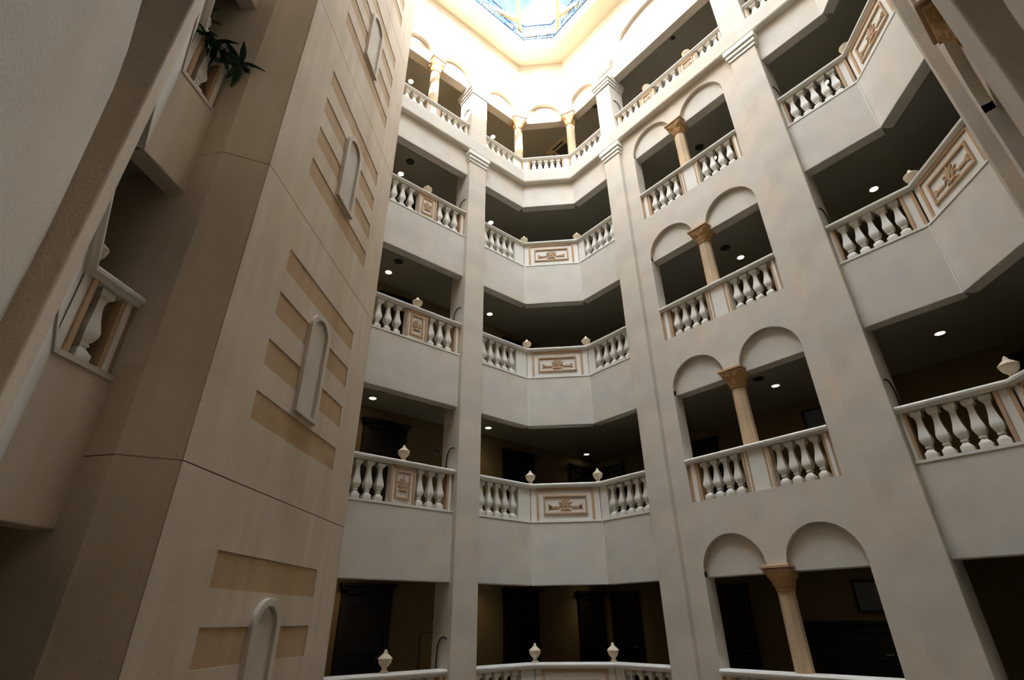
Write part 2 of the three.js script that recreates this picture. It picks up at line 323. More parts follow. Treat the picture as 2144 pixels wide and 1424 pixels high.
// ---------------------------------------------------------------- the striped tower
{
  const tw = structure('wall_tower', 'pinkish plaster tower with tan stripes and arched blind niches', 'tower');
  const body = [[-1.7, -7.05], [-0.02, -5.37], [0.17, -5.15], [0.62, -5.02], [3.12, -7.52], [3.12, -10.75], [-1.7, -10.75]];
  const inner = [[-1.66, -7.06], [0.0, -5.39], [0.18, -5.165], [0.615, -5.035], [3.105, -7.525], [3.105, -10.74], [-1.66, -10.74]];
  mesh('core', prism(inner, Y(LOBBY), Y(CEIL)), M.tower, tw);
  const cuts = [LOBBY, -2.2, 1.2, 4.6, 8.0, 11.4, 14.8, CEIL];
  const skin = 0.014;
  for (let k = 0; k < cuts.length - 1; k++) {
    const y0 = Y(cuts[k]) + 0.006, y1 = Y(cuts[k + 1]) - 0.006;
    // side faces as one course, main face as a skin with the stripes let into it
    mesh('course', prism(body, y0, y1), M.tower, tw);
    const base = 1.84 + 3.4 * (k - 2), s = rectShape(0, TL, y0, y1), w = [];
    if (k < 6) for (let q = 0; q < 4; q++) {
      const z0 = base + 0.615 * q, z1 = z0 + 0.31;
      const spans = q === 0 || q === 3 ? [[0.76, 2.86]] : [[0.76, 1.54], [2.08, 2.86]];
      for (const [a, b] of spans) { if (Y(z1) < y1 - 0.02 && Y(z0) > y0 + 0.02) { s.holes.push(rectPath(a, b, Y(z0), Y(z1))); w.push([a, b, Y(z0), Y(z1)]); } }
    }
    place(tw, 'face_course', sheet(s, -0.004, skin), M.tower, fT);
    for (const [a, b, p, q] of w) place(tw, 'stripe', box(a, b, p, q, -0.01, 0.003), M.stripe, fT);
    if (k < 6) {
      const zs = Y(base + 0.37), cx = 1.805, ro = 0.275, ri = 0.195, sp = Y(base + 1.525);
      const o = new THREE.Shape(); o.moveTo(cx - ro, zs); o.lineTo(cx + ro, zs); o.lineTo(cx + ro, sp); o.absarc(cx, sp, ro, 0, Math.PI, false); o.lineTo(cx - ro, zs);
      const h = new THREE.Path(); h.moveTo(cx - ri, zs + 0.05); h.lineTo(cx + ri, zs + 0.05); h.lineTo(cx + ri, sp); h.absarc(cx, sp, ri, 0, Math.PI, false); h.lineTo(cx - ri, zs + 0.05); o.holes.push(h);
      const fr = place(tw, 'niche_frame', sheet(o, 0, 0.062, 0.004), M.niche, fT);
      const pn = new THREE.Shape(); pn.moveTo(cx - ri - 0.01, zs + 0.04); pn.lineTo(cx + ri + 0.01, zs + 0.04); pn.lineTo(cx + ri + 0.01, sp); pn.absarc(cx, sp, ri + 0.01, 0, Math.PI, false);
      mesh('niche_panel', sheet(pn, 0, 0.02), M.niche, fr);
    }
  }
}

// ---------------------------------------------------------------- balustrades
const BAL_H = 0.69;
const balusterGeo = squareLathe([[0.001, 0], [0.07, 0], [0.07, 0.085], [0.052, 0.105], [0.034, 0.135], [0.033, 0.15], [0.043, 0.153], [0.043, 0.175], [0.034, 0.18], [0.055, 0.215], [0.07, 0.26], [0.072, 0.3], [0.062, 0.345], [0.047, 0.42], [0.037, 0.5], [0.034, 0.56], [0.042, 0.6], [0.055, 0.615], [0.07, 0.625], [0.07, 0.69], [0.001, 0.69]]);
const balusterTopGeo = squareLathe([[0.001, 0], [0.07, 0], [0.07, 0.07], [0.034, 0.115], [0.034, 0.125], [0.043, 0.128], [0.043, 0.148], [0.034, 0.152], [0.055, 0.185], [0.07, 0.225], [0.07, 0.26], [0.055, 0.32], [0.036, 0.41], [0.034, 0.45], [0.055, 0.48], [0.07, 0.49], [0.07, 0.56], [0.001, 0.56]]);
const urnGeo = lathe([[0.001, 0], [0.07, 0], [0.07, 0.018], [0.045, 0.04], [0.04, 0.075], [0.06, 0.09], [0.085, 0.115], [0.104, 0.15], [0.108, 0.175], [0.108, 0.185], [0.115, 0.19], [0.112, 0.208], [0.09, 0.222], [0.078, 0.24], [0.058, 0.25], [0.05, 0.262], [0.036, 0.27], [0.028, 0.3], [0.012, 0.325], [0.001, 0.33]], 24);
// palmette relief: curled leaves, a base scroll and (wide version) two side garlands
function leafGeo(points, w, z = 0.022) {
  const c = new THREE.CatmullRomCurve3(points.map(([x, y]) => new THREE.Vector3(x, y, 0))), n = 8, L = [], Rr = [];
  for (let i = 0; i <= n; i++) { const t = i / n, p = c.getPoint(t), d = c.getTangent(t), h = w * Math.sin(Math.PI * (0.18 + 0.76 * t)) * (t > 0.6 ? 1.15 : 1); L.push(new THREE.Vector2(p.x - d.y * h, p.y + d.x * h)); Rr.push(new THREE.Vector2(p.x + d.y * h, p.y - d.x * h)); }
  const g = new THREE.ExtrudeGeometry(new THREE.Shape([...L, ...Rr.reverse()]), { depth: z * 0.5, bevelEnabled: true, bevelThickness: z * 0.5, bevelSize: 0.004, bevelSegments: 1 }); return uvBox(g);
}
function relief(wide) {
  const gs = [leafGeo([[0, -0.02], [0, 0.06], [0, 0.15]], 0.018, 0.03)];
  for (const s of [-1, 1]) {
    gs.push(leafGeo([[s * 0.012, -0.02], [s * 0.03, 0.07], [s * 0.075, 0.115]], 0.012));
    gs.push(leafGeo([[s * 0.02, -0.03], [s * 0.06, 0.04], [s * 0.125, 0.06]], wide ? 0.013 : 0.018));
    gs.push(leafGeo([[s * 0.02, -0.05], [s * 0.08, 0.0], [s * 0.12, -0.02]], 0.013));
    gs.push(leafGeo([[s * 0.01, -0.1], [s * 0.06, -0.075], [s * 0.1, -0.1]], 0.015));
    if (wide) { for (let k = 0; k < 4; k++) gs.push(leafGeo([[s * (0.12 + k * 0.05), -0.035 + 0.012 * (k % 2)], [s * (0.15 + k * 0.05), -0.045], [s * (0.175 + k * 0.05), -0.02 + 0.008 * k]], 0.018)); gs.push(leafGeo([[s * 0.28, -0.04], [s * 0.3, -0.01], [s * 0.33, 0.02]], 0.018), leafGeo([[s * 0.28, -0.04], [s * 0.31, -0.06], [s * 0.33, -0.075]], 0.014)); }
  }
  gs.push(leafGeo([[-0.05, -0.085], [0, -0.07], [0.05, -0.085]], 0.024, 0.03));
  return join(gs);
}
const reliefWide = relief(true), reliefSmall = relief(false);
function ringGeo(x0, x1, y0, y1, w, z0, z1) { const s = rectShape(x0, x1, y0, y1); s.holes.push(rectPath(x0 + w, x1 - w, y0 + w, y1 - w)); return sheet(s, z0, z1, 0.006); }
const PZ = -0.1;                                        // depth of the balustrade axis behind the parapet face
const RAILP = (y) => [[-0.2, y - 0.1], [0.0, y - 0.1], [0.02, y - 0.075], [0.045, y - 0.06], [0.05, y - 0.03], [0.035, y - 0.008], [0.02, y], [-0.22, y], [-0.235, y - 0.03], [-0.225, y - 0.06]];
function plainPost(b, f, x0, x1, y, h, tanEdges = true) {   // white post with tan mouldings on its edges
  const w = x1 - x0, p = inFrame(mesh('post', box(-w / 2, w / 2, 0, h, -0.075, 0.075), M.white, b), f, (x0 + x1) / 2, y, PZ, b);
  if (!tanEdges) return p;
  const e = Math.min(0.05, w * 0.35);
  for (const s of [-1, 1]) mesh('edge_moulding', join([rbox(s * w / 2 - (s > 0 ? e : 0), s * w / 2 + (s > 0 ? 0 : e), 0, h, 0.05, 0.092, 0.008), ...(w > 0.4 ? [box(s * (w / 2 - 0.1) - 0.014, s * (w / 2 - 0.1) + 0.014, 0, h, 0.06, 0.084)] : [])]), M.tan, p);
  return p;
}
function endPost(b, f, x0, x1, y, h) { const w = x1 - x0, p = inFrame(mesh('end_post', box(-w / 2, w / 2, 0, h, -0.075, 0.06), M.tan, b), f, (x0 + x1) / 2, y, PZ, b); mesh('edge_moulding', rbox(-w * 0.2, w * 0.2, 0, h, 0.05, 0.08, 0.008), M.white, p); return p; }
function panelPost(b, f, x0, x1, y, h, wide, urn, frameW) {
  const w = x1 - x0, p = inFrame(mesh('panel', box(-w / 2, w / 2, 0, h, -0.075, 0.07), M.white, b), f, (x0 + x1) / 2, y, PZ, b), k = h / BAL_H;
  const o = frameW / 2;                                  // tan border to left, right and top
  mesh('border', join([rbox(-o, -o + 0.055, 0, h, 0.06, 0.095, 0.008), rbox(o - 0.055, o, 0, h, 0.06, 0.095, 0.008), rbox(-o, o, h - 0.055, h, 0.06, 0.095, 0.008)]), M.tan, p);
  const ix = wide ? o - 0.155 : o - 0.1, iy0 = wide ? 0.13 * k : 0.09 * k, iy1 = wide ? 0.53 * k : 0.6 * k;
  mesh('frame', ringGeo(-ix, ix, iy0, iy1, 0.04, 0.06, 0.1), M.tan, p);
  const r = mesh('relief', wide ? reliefWide : reliefSmall, M.tan, p); r.position.set(0, (iy0 + iy1) / 2 - 0.01, 0.066); if (!wide) r.scale.set(0.85, k * 1.05, 1); else r.scale.set(1.12, 1.05, 1);
  if (urn) finial(b, f, (x0 + x1) / 2, y + h + 0.1);
  return p;
}
function finial(b, f, x, y) { return inFrame(mesh('finial', urnGeo, M.urn, b), f, x, y, PZ, b); }
function balusters(b, f, xs, y, i) { for (const x of xs) inFrame(mesh('baluster', i === 4 ? balusterTopGeo : balusterGeo, M.white, b), f, x, y, PZ, b); }
const along = (x0, x1, n) => Array.from({ length: n }, (_, k) => x0 + (x1 - x0) * (k + 0.5) / n);
for (let i = 0; i < 5; i++) {
  const y = Y(top[i]), h = railTop[i] - 0.1 - top[i], lv = LEVEL[i], yr = Y(railTop[i]);
  const rail = (b, path) => { const g = sweep(path, RAILP(yr)); g.translate(-b.position.x, -b.position.y, -b.position.z); return mesh('handrail', g, M.rail, b); };
  // bay between the tower and the first pilaster
  {
    const b = thing('balustrade', i === 4 ? 'white balustrade with column post beside tower on the top gallery' : 'white balustrade with one fleur panel beside striped tower on ' + lv, 'balustrade', [4.7, y, A], 0, 'balustrades of the court');
    rail(b, [[2.95, A], [5.82, A]]);
    balusters(b, fA, [3.15, 3.365, 3.58, 3.80, 4.02, 4.24], y, i);
    if (i === 4) { plainPost(b, fA, 4.38, 4.83, y, h); balusters(b, fA, [4.95, 5.16, 5.37, 5.56], y, i); } else { panelPost(b, fA, 4.43, 4.95, y, h, false, true, 0.52); balusters(b, fA, [5.07, 5.3, 5.52], y, i); }
    endPost(b, fA, 5.66, 5.8, y, h);
  }
  // chamfered corner bay
  {
    const b = thing('balustrade', i === 4 ? 'folded white balustrade of the chamfered corner on the top gallery' : 'folded white balustrade with wide palmette panel in chamfered corner on ' + lv, 'balustrade', [8.36, y, -8.25], 0, 'balustrades of the court');
    rail(b, [[6.37, A], CH0, CH1, [C, -6.38]]);
    balusters(b, fA, [6.52, 6.73, 6.945, 7.16, 7.37], y, i); balusters(b, fC, [-7.41, -7.18, -6.965, -6.75, -6.54], y, i);
    plainPost(b, fA, 7.5, 7.84, y, h, false); plainPost(b, fC, -7.73, -7.52, y, h, false);
    if (i === 4) { plainPost(b, fB, 0.0, 0.26, y, h); plainPost(b, fB, CHL - 0.26, CHL, y, h); balusters(b, fB, along(0.28, CHL - 0.28, 5), y, i); }
    else { panelPost(b, fB, 0.0, CHL, y, h, true, false, 1.26); finial(b, fB, 0.0, yr); finial(b, fB, CHL, yr); }
  }
  // double-arched bay
  {
    const b = thing('balustrade', i === 4 ? 'white balustrade with two small fleur panels under the great arch' : 'white balustrade with central column post between double arches on ' + lv, 'balustrade', [C, y, -4.2], 0, 'balustrades of the court');
    if (i === 4) {
      rail(b, [[C, -5.86], [C, -2.55]]);
      balusters(b, fC, [-5.6, -5.4, -5.2], y, i); panelPost(b, fC, -5.05, -4.56, y, h, false, true, 0.49); balusters(b, fC, [-4.4, -4.18, -3.96], y, i); panelPost(b, fC, -3.8, -3.24, y, h, false, true, 0.52); balusters(b, fC, [-3.13, -2.94, -2.75], y, i);
      endPost(b, fC, -5.86, -5.72, y, h); endPost(b, fC, -2.67, -2.55, y, h);
    } else {
      rail(b, [[C, -5.5], [C, -2.9]]);
      endPost(b, fC, -5.5, -5.28, y, h); balusters(b, fC, [-5.16, -4.955, -4.75, -4.545], y, i); plainPost(b, fC, -4.4, -3.89, y, h); balusters(b, fC, [-3.77, -3.57, -3.37, -3.16], y, i); endPost(b, fC, -3.04, -2.9, y, h);
    }
  }
  // corner bay past the double arches
  {
    const b = thing('balustrade', i === 4 ? 'white balustrade past the great arch on the top gallery' : 'white balustrade turning into a wide palmette panel past double arches on ' + lv, 'balustrade', [C - 0.3, y, -0.7], 0, 'balustrades of the court');
    rail(b, [[C, -1.96], D0, D1, [6.4, EV]]);
    endPost(b, fC, -1.98, -1.86, y, h); balusters(b, fC, [-1.745, -1.545, -1.345, -1.145, -0.955], y, i); plainPost(b, fC, -0.86, -0.66, y, h, true);
    panelPost(b, fD, 0.0, DL, y, h, true, false, 1.18); finial(b, fD, 0.0, yr); finial(b, fD, DL, yr);
  }
  // gallery to the side of the tower
  if (i > 0 && i < 4) {
    const b = thing('balustrade', ['', 'short shaded balustrade in narrow gap before tower, lower of two', 'short balustrade under hanging plant in narrow gap before tower', 'short balustrade above the hanging plant in narrow gap before tower'][i], 'balustrade', [G0[0], y, G0[1]], 0, 'balustrades of the court');
    rail(b, [[HU, -2.25], G0, [G1[0] - 0.01, G1[1] + 0.01]]);
    plainPost(b, fH, 4.1, 4.975, y, h, false); plainPost(b, fG, 0.0, 0.11, y, h, false);
    inFrame(mesh('edge_moulding', rbox(-0.025, 0.025, 0, h, -0.05, 0.1, 0.008), M.tan, b), fG, 0.1, y, PZ, b);
    balusters(b, fG, [0.27], y, i); endPost(b, fG, 0.43, 0.56, y, h); finial(b, fG, 0.03, yr);
    panelPost(b, fH, 2.6, 4.1, y, h, true, false, 1.26);
  }
}

// ---------------------------------------------------------------- columns
function carved(h, w0, w1) {                            // bell of a carved capital, rough with leaves
  const g = new THREE.CylinderGeometry(1, 1, h, 40, 14, false), p = g.attributes.position;
  for (let k = 0; k < p.count; k++) {
    const x = p.getX(k), y = p.getY(k), z = p.getZ(k), t = Math.min(1, Math.max(0, y / h + 0.5)), a = Math.atan2(z, x), rad = Math.hypot(x, z); if (rad < 0.5) continue;
    const sq = 1 / Math.max(Math.abs(Math.cos(a)), Math.abs(Math.sin(a))), q = 1 + (Math.min(sq, 1.3) - 1) * t, w = w0 + (w1 - w0) * Math.pow(t, 1.5);
    const leaf = 0.5 + 0.5 * Math.cos(a * 8 + (t > 0.5 ? Math.PI : 0)), lobe = Math.sin(Math.PI * ((t * 2) % 1)), r = w * q * (1 + 0.17 * leaf * lobe + 0.08 * (noise(a * 6 + 20, t * 9, 55) - 0.5));
    p.setX(k, Math.cos(a) * r); p.setZ(k, Math.sin(a) * r);
  }
  g.computeVertexNormals(); g.translate(0, h / 2, 0); return uvBox(g);
}
function column(label, u, v, y0, y1, turn, r = 0.125, cap = 0.36) {
  const c = thing('column', label, 'column', [u, y0, v], turn, 'columns of the court');
  const h = y1 - y0;
  const g = uvBox(new THREE.CylinderGeometry(r, r * 1.06, h - cap, 8, 1).toNonIndexed()); g.computeVertexNormals(); g.rotateY(Math.PI / 8); g.translate(0, (h - cap) / 2, 0);
  mesh('shaft', g, M.shaft, c);
  const k = mesh('capital', carved(cap - 0.1, r * 1.02, r * 1.62), M.capital, c); k.position.y = h - cap;
  mesh('necking', uvBox(new THREE.TorusGeometry(r * 1.02, 0.016, 6, 20).rotateX(Math.PI / 2)), M.capital, k);
  mesh('abacus', join([rbox(-0.205, 0.205, h - 0.105, h - 0.055, -0.205, 0.205, 0.008), rbox(-0.235, 0.235, h - 0.05, h, -0.235, 0.235, 0.01)]), M.tan, c);
  return c;
}
for (let i = 0; i < 4; i++) column('tan octagonal column with carved capital between double arches on ' + LEVEL[i], C + 0.1, -4.2, Y(railTop[i]), Y(bot[i + 1]) + 0.1, 0);
for (let i = 0; i < 4; i++) column(['tan column in the near edge-on arcade on the lowest gallery', 'tan column in the near edge-on arcade on the second gallery up', 'tan column in the near edge-on arcade on the third gallery up', 'tan column in the near edge-on arcade on the fourth gallery up'][i], 4.1, EV + 0.14, Y(railTop[i]), Y(bot[i + 1]) + 0.1, 0);
column('sunlit column between two arches beside tower on the top gallery', 4.6, A - 0.1, Y(railTop[4]), Y(LINTEL4) + 0.14, 0, 0.13, 0.46);
column('sunlit column at first fold of chamfered corner on the top gallery', CH0[0] - 0.03, CH0[1] - 0.11, Y(railTop[4]), Y(LINTEL4) + 0.14, R(-22.5), 0.13, 0.46);
column('sunlit column at fold of chamfered corner nearest great arch', CH1[0] + 0.11, CH1[1] + 0.03, Y(railTop[4]), Y(LINTEL4) + 0.14, R(-67.5), 0.13, 0.46);

// ---------------------------------------------------------------- gallery fittings
function downlight(label, u, v, y, watts = 0.6) {
  const t = thing('recessed_ceiling_light', label, 'ceiling light', [u, y, v], 0, 'recessed gallery lights');
  mesh('trim_ring', uvBox(new THREE.TorusGeometry(0.085, 0.014, 8, 24).rotateX(Math.PI / 2)), M.lampRing, t);
  const l = mesh('lens', uvBox(new THREE.CylinderGeometry(0.075, 0.075, 0.012, 24)), M.lens, t); l.position.y = -0.002;
  const s = new THREE.SpotLight(new THREE.Color(1, 0.74, 0.42), watts, 0, R(62), 0.8, 2); s.name = 'lamp'; s.position.set(0, -0.03, 0); s.target.position.set(0, -2, 0); s.castShadow = true; s.shadow.radius = 3; t.add(s, s.target);
}
function speaker(label, u, v, y, r = 0.1) {
  const t = thing('ceiling_speaker', label, 'speaker', [u, y, v], 0, 'ceiling speakers and detectors');
  mesh('rim', uvBox(new THREE.TorusGeometry(r, 0.012, 6, 24).rotateX(Math.PI / 2)), M.dark, t);
  mesh('grille', uvBox(new THREE.CylinderGeometry(r, r * 0.9, 0.03, 24)), M.grille, t).position.y = -0.008;
}
const cy = (i) => Y(bot[i + 1]) + 0.33;
for (let i = 0; i < 4; i++) {
  downlight('small glowing ceiling light beside striped tower on ' + LEVEL[i], 4.5, -10.2, cy(i));
  downlight('small glowing ceiling light behind chamfered corner on ' + LEVEL[i], 7.72, -10.22, cy(i));
  downlight('small glowing ceiling light behind double arches on ' + LEVEL[i], 10.88, -4.28, cy(i));
  if (i) downlight('small glowing ceiling light in bay past double arches on ' + LEVEL[i], 10.88, -1.34, cy(i));
  if (i) speaker('dark round ceiling speaker beside striped tower on ' + LEVEL[i], 4.48, -9.65, cy(i));
  if (i) speaker('dark round ceiling speaker behind double arches on ' + LEVEL[i], 10.25, -4.32, cy(i));
}
downlight('dim ceiling light deep in the chamfered corner on the second gallery up', 11.49, -10.34, cy(1), 0.2);
downlight('ceiling light deep in the chamfered corner on the lowest gallery', 11.3, -10.2, cy(0), 0.5);
downlight('round ceiling light beside tower on the top gallery', 4.39, -10.08, Y(15.0), 1);
downlight('round ceiling light in chamfered corner on the top gallery', 7.7, -10.13, Y(15.0), 1);
speaker('dark smoke detector near the pilaster on the top gallery ceiling', 9.58, -7.03, Y(15.0), 0.055);
speaker('dark smoke detector under the great arch on the top gallery ceiling', 9.63, -4.01, Y(15.0), 0.055);
{
  const t = thing('ceiling_air_conditioner', 'square beige ceiling air conditioner with dark slots on the top gallery', 'air conditioner', [10.1, Y(15.0), -8.95]);
  mesh('frame', ringGeo(-0.5, 0.5, -0.5, 0.5, 0.24, 0, 0.05).rotateX(Math.PI / 2), M.acFrame, t);
  mesh('grille', box(-0.27, 0.27, -0.035, -0.005, -0.27, 0.27), M.acGrill, t);
  for (let k = 0; k < 4; k++) { const s = mesh('air_slot', box(-0.25, 0.25, -0.056, -0.045, -0.41, -0.35), M.black, t); s.rotation.y = k * Math.PI / 2; }
}
// dark timber doors with a cornice
let doors = 0;
function door(label, u, v, y, turn, w = 1.15, h = 2.3) {
  const d = thing('door_' + (++doors), label, 'door', [u, y, v], turn); d.userData.kind = 'structure';
  mesh('leaf', box(-w / 2 + 0.12, w / 2 - 0.12, 0, h - 0.2, 0, 0.05), M.wood, d);
  for (const [a, b] of [[0.2, 0.95], [1.1, h - 0.35]]) mesh('door_panel', ringGeo(-w / 2 + 0.22, w / 2 - 0.22, a, b, 0.05, 0.045, 0.07), M.wood, d);
  mesh('door_frame', join([box(-w / 2 + 0.04, -w / 2 + 0.14, 0, h - 0.1, 0, 0.09), box(w / 2 - 0.14, w / 2 - 0.04, 0, h - 0.1, 0, 0.09), box(-w / 2 + 0.04, w / 2 - 0.04, h - 0.2, h - 0.1, 0, 0.09)]), M.wood, d);
  mesh('cornice', join([rbox(-w / 2 + 0.02, w / 2 - 0.02, h - 0.12, h - 0.06, 0, 0.12, 0.01), rbox(-w / 2 - 0.02, w / 2 + 0.02, h - 0.06, h, 0, 0.16, 0.01)]), M.wood, d);
  const hd = mesh('door_handle', uvBox(new THREE.CylinderGeometry(0.012, 0.012, 0.12, 8).rotateZ(Math.PI / 2)), M.steel, d); hd.position.set(w / 2 - 0.24, 1.0, 0.09);
}
for (let i = 0; i < 4; i++) {
  const y = Y(top[i]) - 0.1;
  door('dark wooden door beside striped tower on ' + LEVEL[i], 5.13, -10.75, y, 0);
  door('dark wooden door behind chamfered corner nearest pilaster on ' + LEVEL[i], 9.15, -10.75, y, 0);
  if (i < 2) door('dark wooden door deep in chamfered corner on ' + LEVEL[i], 11.6, -10.75, y, 0, 1.0);
  if (i < 2) door('dark wooden door on side wall deep in chamfered corner on ' + LEVEL[i], 12.3, -10.1, y, R(-90), 1.0);
  if (i < 2) door('dark wooden door behind left-hand of double arches on ' + LEVEL[i], 12.3, -7.1, y, R(-90), 1.1);
}
door('wide dark double doorway behind the double arches on the lowest gallery', 12.3, -4.7, Y(top[0]) - 0.1, R(-90), 1.7, 1.55);
door('dark wooden door in bay past double arches on the second gallery up', 12.3, -0.2, Y(top[1]) - 0.1, R(-90), 1.1);
// framed pictures on the wall behind the double arches
for (const [label, v, y] of [['small framed picture behind double arches on the lowest gallery', -4.1, Y(0.36)], ['small framed picture behind double arches on the second gallery up', -4.1, Y(3.86)]]) {
  const p = thing('framed_picture', label, 'picture', [12.29, y, v], R(-90), 'framed pictures');
  mesh('frame', ringGeo(-0.34, 0.34, -0.29, 0.29, 0.05, 0, 0.04), M.frameBlack, p); mesh('print', box(-0.3, 0.3, -0.25, 0.25, 0, 0.015), M.paper, p);
}
for (let i = 0; i < 2; i++) {                            // small plaques by the doors
  const t = thing('wall_plaque', 'small rectangular plaque on gallery wall beside pilaster on ' + LEVEL[i], 'plaque', [[6.7, 6.555][i], Y([0.04, 3.62][i]), -10.745]);
  mesh('plate', rbox(-0.06, 0.06, -0.08, 0.08, 0, 0.02, 0.006), M.paper, t); mesh('screen', box(-0.045, 0.045, 0.015, 0.06, 0.018, 0.024), M.dark, t);
}
{
  const t = thing('hose_cabinet', 'flush wall cabinet with thin dark outline on the lowest gallery', 'cabinet', [6.63, Y(-1.2), -10.745]);
  mesh('door', box(-0.2, 0.2, 0, 1.0, 0, 0.012), M.backwall, t); mesh('outline', ringGeo(-0.215, 0.215, -0.015, 1.015, 0.018, -0.004, 0.014), M.dark, t);
}
// thin black rods that curve onto the pilasters just inside the railings
function rod(label, f, x, dir, i) {
  const y = Y(top[i]) - 0.1, t = thing('curved_rod', label, 'rod', [f.at(x, -0.28)[0], y, f.at(x, -0.28)[1]], f.th, 'curved rods by the pilasters'), h = 1.36 + (i === 4 ? 0.1 : 0);
  mesh('tube', tube([[0, 0, 0], [0, h * 0.4, 0], [0, h * 0.8, 0], [0, h * 0.93, 0.03], [dir * 0.005, h, 0.12], [dir * 0.015, h + 0.01, 0.2], [dir * 0.02, h - 0.01, 0.25]], 0.012), M.black, t);
  mesh('end_cap', uvBox(new THREE.SphereGeometry(0.018, 10, 8)), M.black, t).position.set(dir * 0.02, h - 0.01, 0.25);
}
for (let i = 0; i < 5; i++) rod('thin black rod curving onto pilaster beside tower bay on ' + LEVEL[i], fA, 5.775, 1, i);
for (let i = 1; i < 4; i++) rod('thin black rod curving onto pilaster past double arches on ' + LEVEL[i], fC, -1.925, -1, i);
rod('thin black rod curving onto pilaster under the great arch', fC, -5.845, -1, 4);

// ---------------------------------------------------------------- hanging plants in the gap before the tower
const leafBlade = (() => {
  const n = 6, pos = [], idx = [];
  for (let k = 0; k <= n; k++) { const t = k / n, w = 0.028 * Math.sin(Math.PI * (0.12 + 0.88 * t)) + 0.002, z = -0.35 * t * t; for (const [s, dz] of [[-1, 0.012], [0, 0], [1, 0.012]]) pos.push(s * w, z * 0.25 + dz, t * 0.25 + z * 0.02); if (k) { const a = (k - 1) * 3, b = k * 3; idx.push(a, a + 1, b + 1, a, b + 1, b, a + 1, a + 2, b + 2, a + 1, b + 2, b + 1); } }
  const g = new THREE.BufferGeometry(); g.setAttribute('position', new THREE.Float32BufferAttribute(pos, 3)); g.setIndex(idx); g.computeVertexNormals(); return g;
})();
M.leaf.side = THREE.DoubleSide;
function plant(label, base, rosettes) {
  const t = thing('hanging_plant', label, 'plant', base, 0, 'hanging plants');
  const L = (p) => [p[0] - base[0], p[1] - base[1], p[2] - base[2]];
  for (const { c, n, s, tilt, from } of rosettes) {
    const o = L(c), a = L(from);
    mesh('stem', tube([a, [(a[0] + o[0]) / 2, Math.max(a[1], o[1]) + 0.05, (a[2] + o[2]) / 2], o], 0.006, 16, 6), M.stem, t);
    for (let k = 0; k < n; k++) { const m = mesh('leaf', leafBlade, M.leaf, t); m.position.set(...o); m.rotation.order = 'YXZ'; m.rotation.set(R(tilt - 50 + rnd() * 95), k / n * Math.PI * 2 + rnd() * 0.6, (rnd() - 0.5) * 0.8); const q = s * (0.8 + rnd() * 0.45); m.scale.set(q, q, q); }
  }
  const p = mesh('pot', lathe([[0.001, 0], [0.09, 0], [0.12, 0.2], [0.13, 0.2], [0.13, 0.23], [0.11, 0.23], [0.1, 0.19], [0.001, 0.19]], 20), M.dark, t); return p;
}
plant('glossy dark green plant trailing over the rail in gap before tower', [-0.48, Y(5.32), -5.28], [
  { c: [-0.38, Y(6.0), -5.02], n: 9, s: 0.95, tilt: 10, from: [-0.48, Y(5.5), -5.28] }, { c: [-0.27, Y(6.02), -5.06], n: 11, s: 1.05, tilt: 20, from: [-0.48, Y(5.5), -5.28] },
  { c: [-0.2, Y(6.05), -5.1], n: 9, s: 1.0, tilt: 10, from: [-0.48, Y(5.5), -5.28] }, { c: [0.03, Y(6.02), -5.16], n: 13, s: 1.1, tilt: 15, from: [-0.27, Y(6.02), -5.06] }]);
plant('dark bushy plant standing behind the rail finial in gap before tower', [-0.62, Y(5.32), -5.22], [{ c: [-0.52, Y(6.2), -5.1], n: 12, s: 1.0, tilt: -10, from: [-0.62, Y(5.5), -5.22] }, { c: [-0.58, Y(6.5), -5.2], n: 12, s: 1.1, tilt: -10, from: [-0.62, Y(5.5), -5.22] }]);

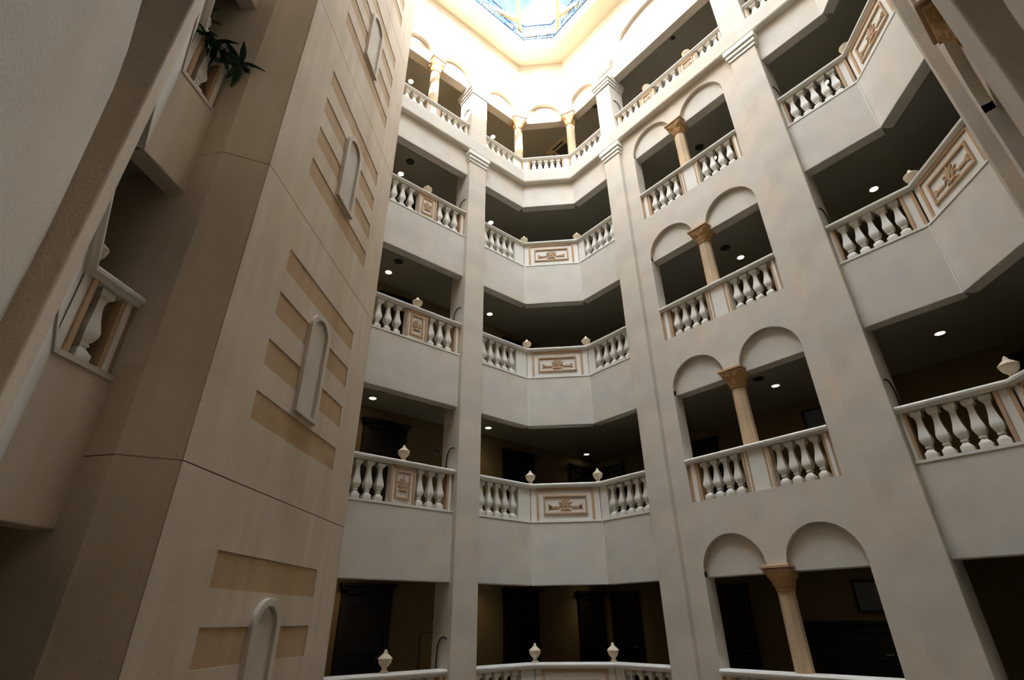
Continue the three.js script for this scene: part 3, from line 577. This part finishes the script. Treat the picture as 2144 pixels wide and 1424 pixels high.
// ---------------------------------------------------------------- skylight: iron railing on the curb and glazed lantern
const OPEN = [[2.2, -8.2], [7.56, -8.2], [8.28, -7.5], [8.28, -0.95]];
{
  const t = thing('iron_railing', 'blue wrought iron railing around the skylight opening', 'railing', [7.9, Y(CURB), -7.85]);
  const rel = (g) => g.translate(-t.position.x, -t.position.y, -t.position.z), pr = (y, s) => [[-s, y - s], [s, y - s], [s, y + s], [-s, y + s]];
  mesh('top_rail', rel(sweep(OPEN, pr(Y(18.85), 0.03))), M.iron, t); mesh('middle_rail', rel(sweep(OPEN, pr(Y(18.68), 0.014))), M.iron, t); mesh('bottom_rail', rel(sweep(OPEN, pr(Y(18.07), 0.018))), M.iron, t);
  const scroll = (() => { const p = []; for (let k = 0; k <= 26; k++) { const a = k / 26 * Math.PI * 3.2, r = 0.16 * (1 - k / 34); p.push([Math.cos(a) * r, Math.sin(a) * r, 0]); } return tube(p, 0.013, 40, 5); })();
  for (let q = 0; q < 3; q++) {
    const a = OPEN[q], b = OPEN[q + 1], l = Math.hypot(b[0] - a[0], b[1] - a[1]), d = norm(a, b), turn = -Math.atan2(d[1], d[0]), n = Math.max(2, Math.round(l / 0.48));
    for (let k = 0; k <= n; k++) {
      const s = l * k / n; if (q && !k) continue;
      const pm = mesh('post', box(-0.018, 0.018, 0, 0.87, -0.018, 0.018), M.iron, t); pm.position.set(a[0] + d[0] * s - t.position.x, 0, a[1] + d[1] * s - t.position.z); pm.rotation.y = turn;
      if (k === n || k % 4 === 0) mesh('foot', box(-0.03, 0.03, 0, 0.1, -0.03, 0.03), M.iron, pm);
      if (k === n) continue;
      const m = s + l / n / 2;
      for (const [dx, up, fl] of [[-0.11, 0.3, 1], [0.11, 0.52, -1]]) { const o = mesh('scroll', scroll, M.iron, t); o.position.set(a[0] + d[0] * (m + dx) - t.position.x, up, a[1] + d[1] * (m + dx) - t.position.z); o.rotation.y = turn; o.scale.set(fl * 0.75, fl, 1); }
      for (const dx of [-0.16, 0, 0.16]) { const o = mesh('picket', box(-0.009, 0.009, 0.1, 0.7, -0.009, 0.009), M.iron, t); o.position.set(a[0] + d[0] * (m + dx) - t.position.x, 0, a[1] + d[1] * (m + dx) - t.position.z); o.rotation.y = turn; mesh('knob', uvBox(new THREE.SphereGeometry(0.022, 8, 6)), M.iron, o).position.y = 0.63; }
    }
  }
}
{
  const s = structure('window_1', 'glazed skylight lantern with beige rafters over the court', 'skylight');
  // upstand behind the railing; the near sides stand taller
  const up = [[1.7, -8.45], [7.55, -8.45], [8.55, -7.45], [8.55, -0.7]];
  mesh('upstand', sweep(up, [[-0.2, Y(CURB) - 0.02], [0.0, Y(CURB) - 0.02], [0.0, Y(18.42)], [-0.2, Y(18.42)]]), M.white, s);
  mesh('base_beam', sweep(up, [[-0.14, Y(18.42)], [0.05, Y(18.42)], [0.05, Y(18.5)], [-0.14, Y(18.5)]]), M.zinc, s);
  const near = [[8.55, -0.7], [7.6, 0.05], [0.5, 0.05], [-0.15, -0.6], [-0.15, -6.6], [1.7, -8.45]];
  mesh('near_upstand', sweep(near, [[-0.2, Y(CURB) - 0.02], [0.0, Y(CURB) - 0.02], [0.0, Y(19.2)], [-0.2, Y(19.2)]]), M.white, s);

  const P = (u, v, dz = 0) => [u, Y(18.47 + dz), v];
  const raf = (a, b) => mesh('rafter', bar(a, b, 0.13, 0.16), M.beam, s);
  // diagonal rafters square to the chamfer, cross rafters from the back-left and right sides
  raf(P(7.5, -8.32), P(0.2, -1.02, 0.55)); raf(P(8.47, -7.4), P(1.2, -0.1, 0.55));
  raf(P(5.9, -8.36), P(7.2, -8.0, 0.06)); raf(P(8.5, -5.9), P(8.1, -7.05, 0.06));
  raf(P(5.9, -8.36), P(0.2, -4.3, 0.5)); raf(P(8.5, -5.9), P(4.6, -0.1, 0.5)); raf(P(4.2, -8.36), P(0.0, -6.6, 0.4)); raf(P(8.5, -3.8), P(6.6, -0.1, 0.4));
  // glass panes lying just above the rafters
  const pane = (pts) => { const g = new THREE.BufferGeometry(), p = []; for (let k = 1; k < pts.length - 1; k++) p.push(...pts[0], ...pts[k], ...pts[k + 1]); g.setAttribute('position', new THREE.Float32BufferAttribute(p, 3)); g.computeVertexNormals(); mesh('pane', uvBox(g), M.glass, s); };
  const g0 = 0.1;
  pane([P(7.5, -8.4, g0), P(8.55, -7.4, g0), P(1.2, -0.05, g0 + 0.55), P(0.15, -1.1, g0 + 0.55)]);
  pane([P(5.9, -8.45, g0), P(7.5, -8.4, g0), P(0.15, -1.1, g0 + 0.55), P(0.0, -4.2, g0 + 0.5)]);
  pane([P(1.7, -8.45, g0), P(5.9, -8.45, g0), P(0.0, -4.2, g0 + 0.5), P(-0.1, -6.6, g0 + 0.4)]);
  pane([P(8.55, -7.4, g0), P(8.55, -5.9, g0), P(4.6, 0.0, g0 + 0.5), P(1.2, -0.05, g0 + 0.55)]);
  pane([P(8.55, -5.9, g0), P(8.55, -0.7, g0), P(7.5, 0.0, g0 + 0.4), P(4.6, 0.0, g0 + 0.5)]);
}

renderer.render(scene, camera);
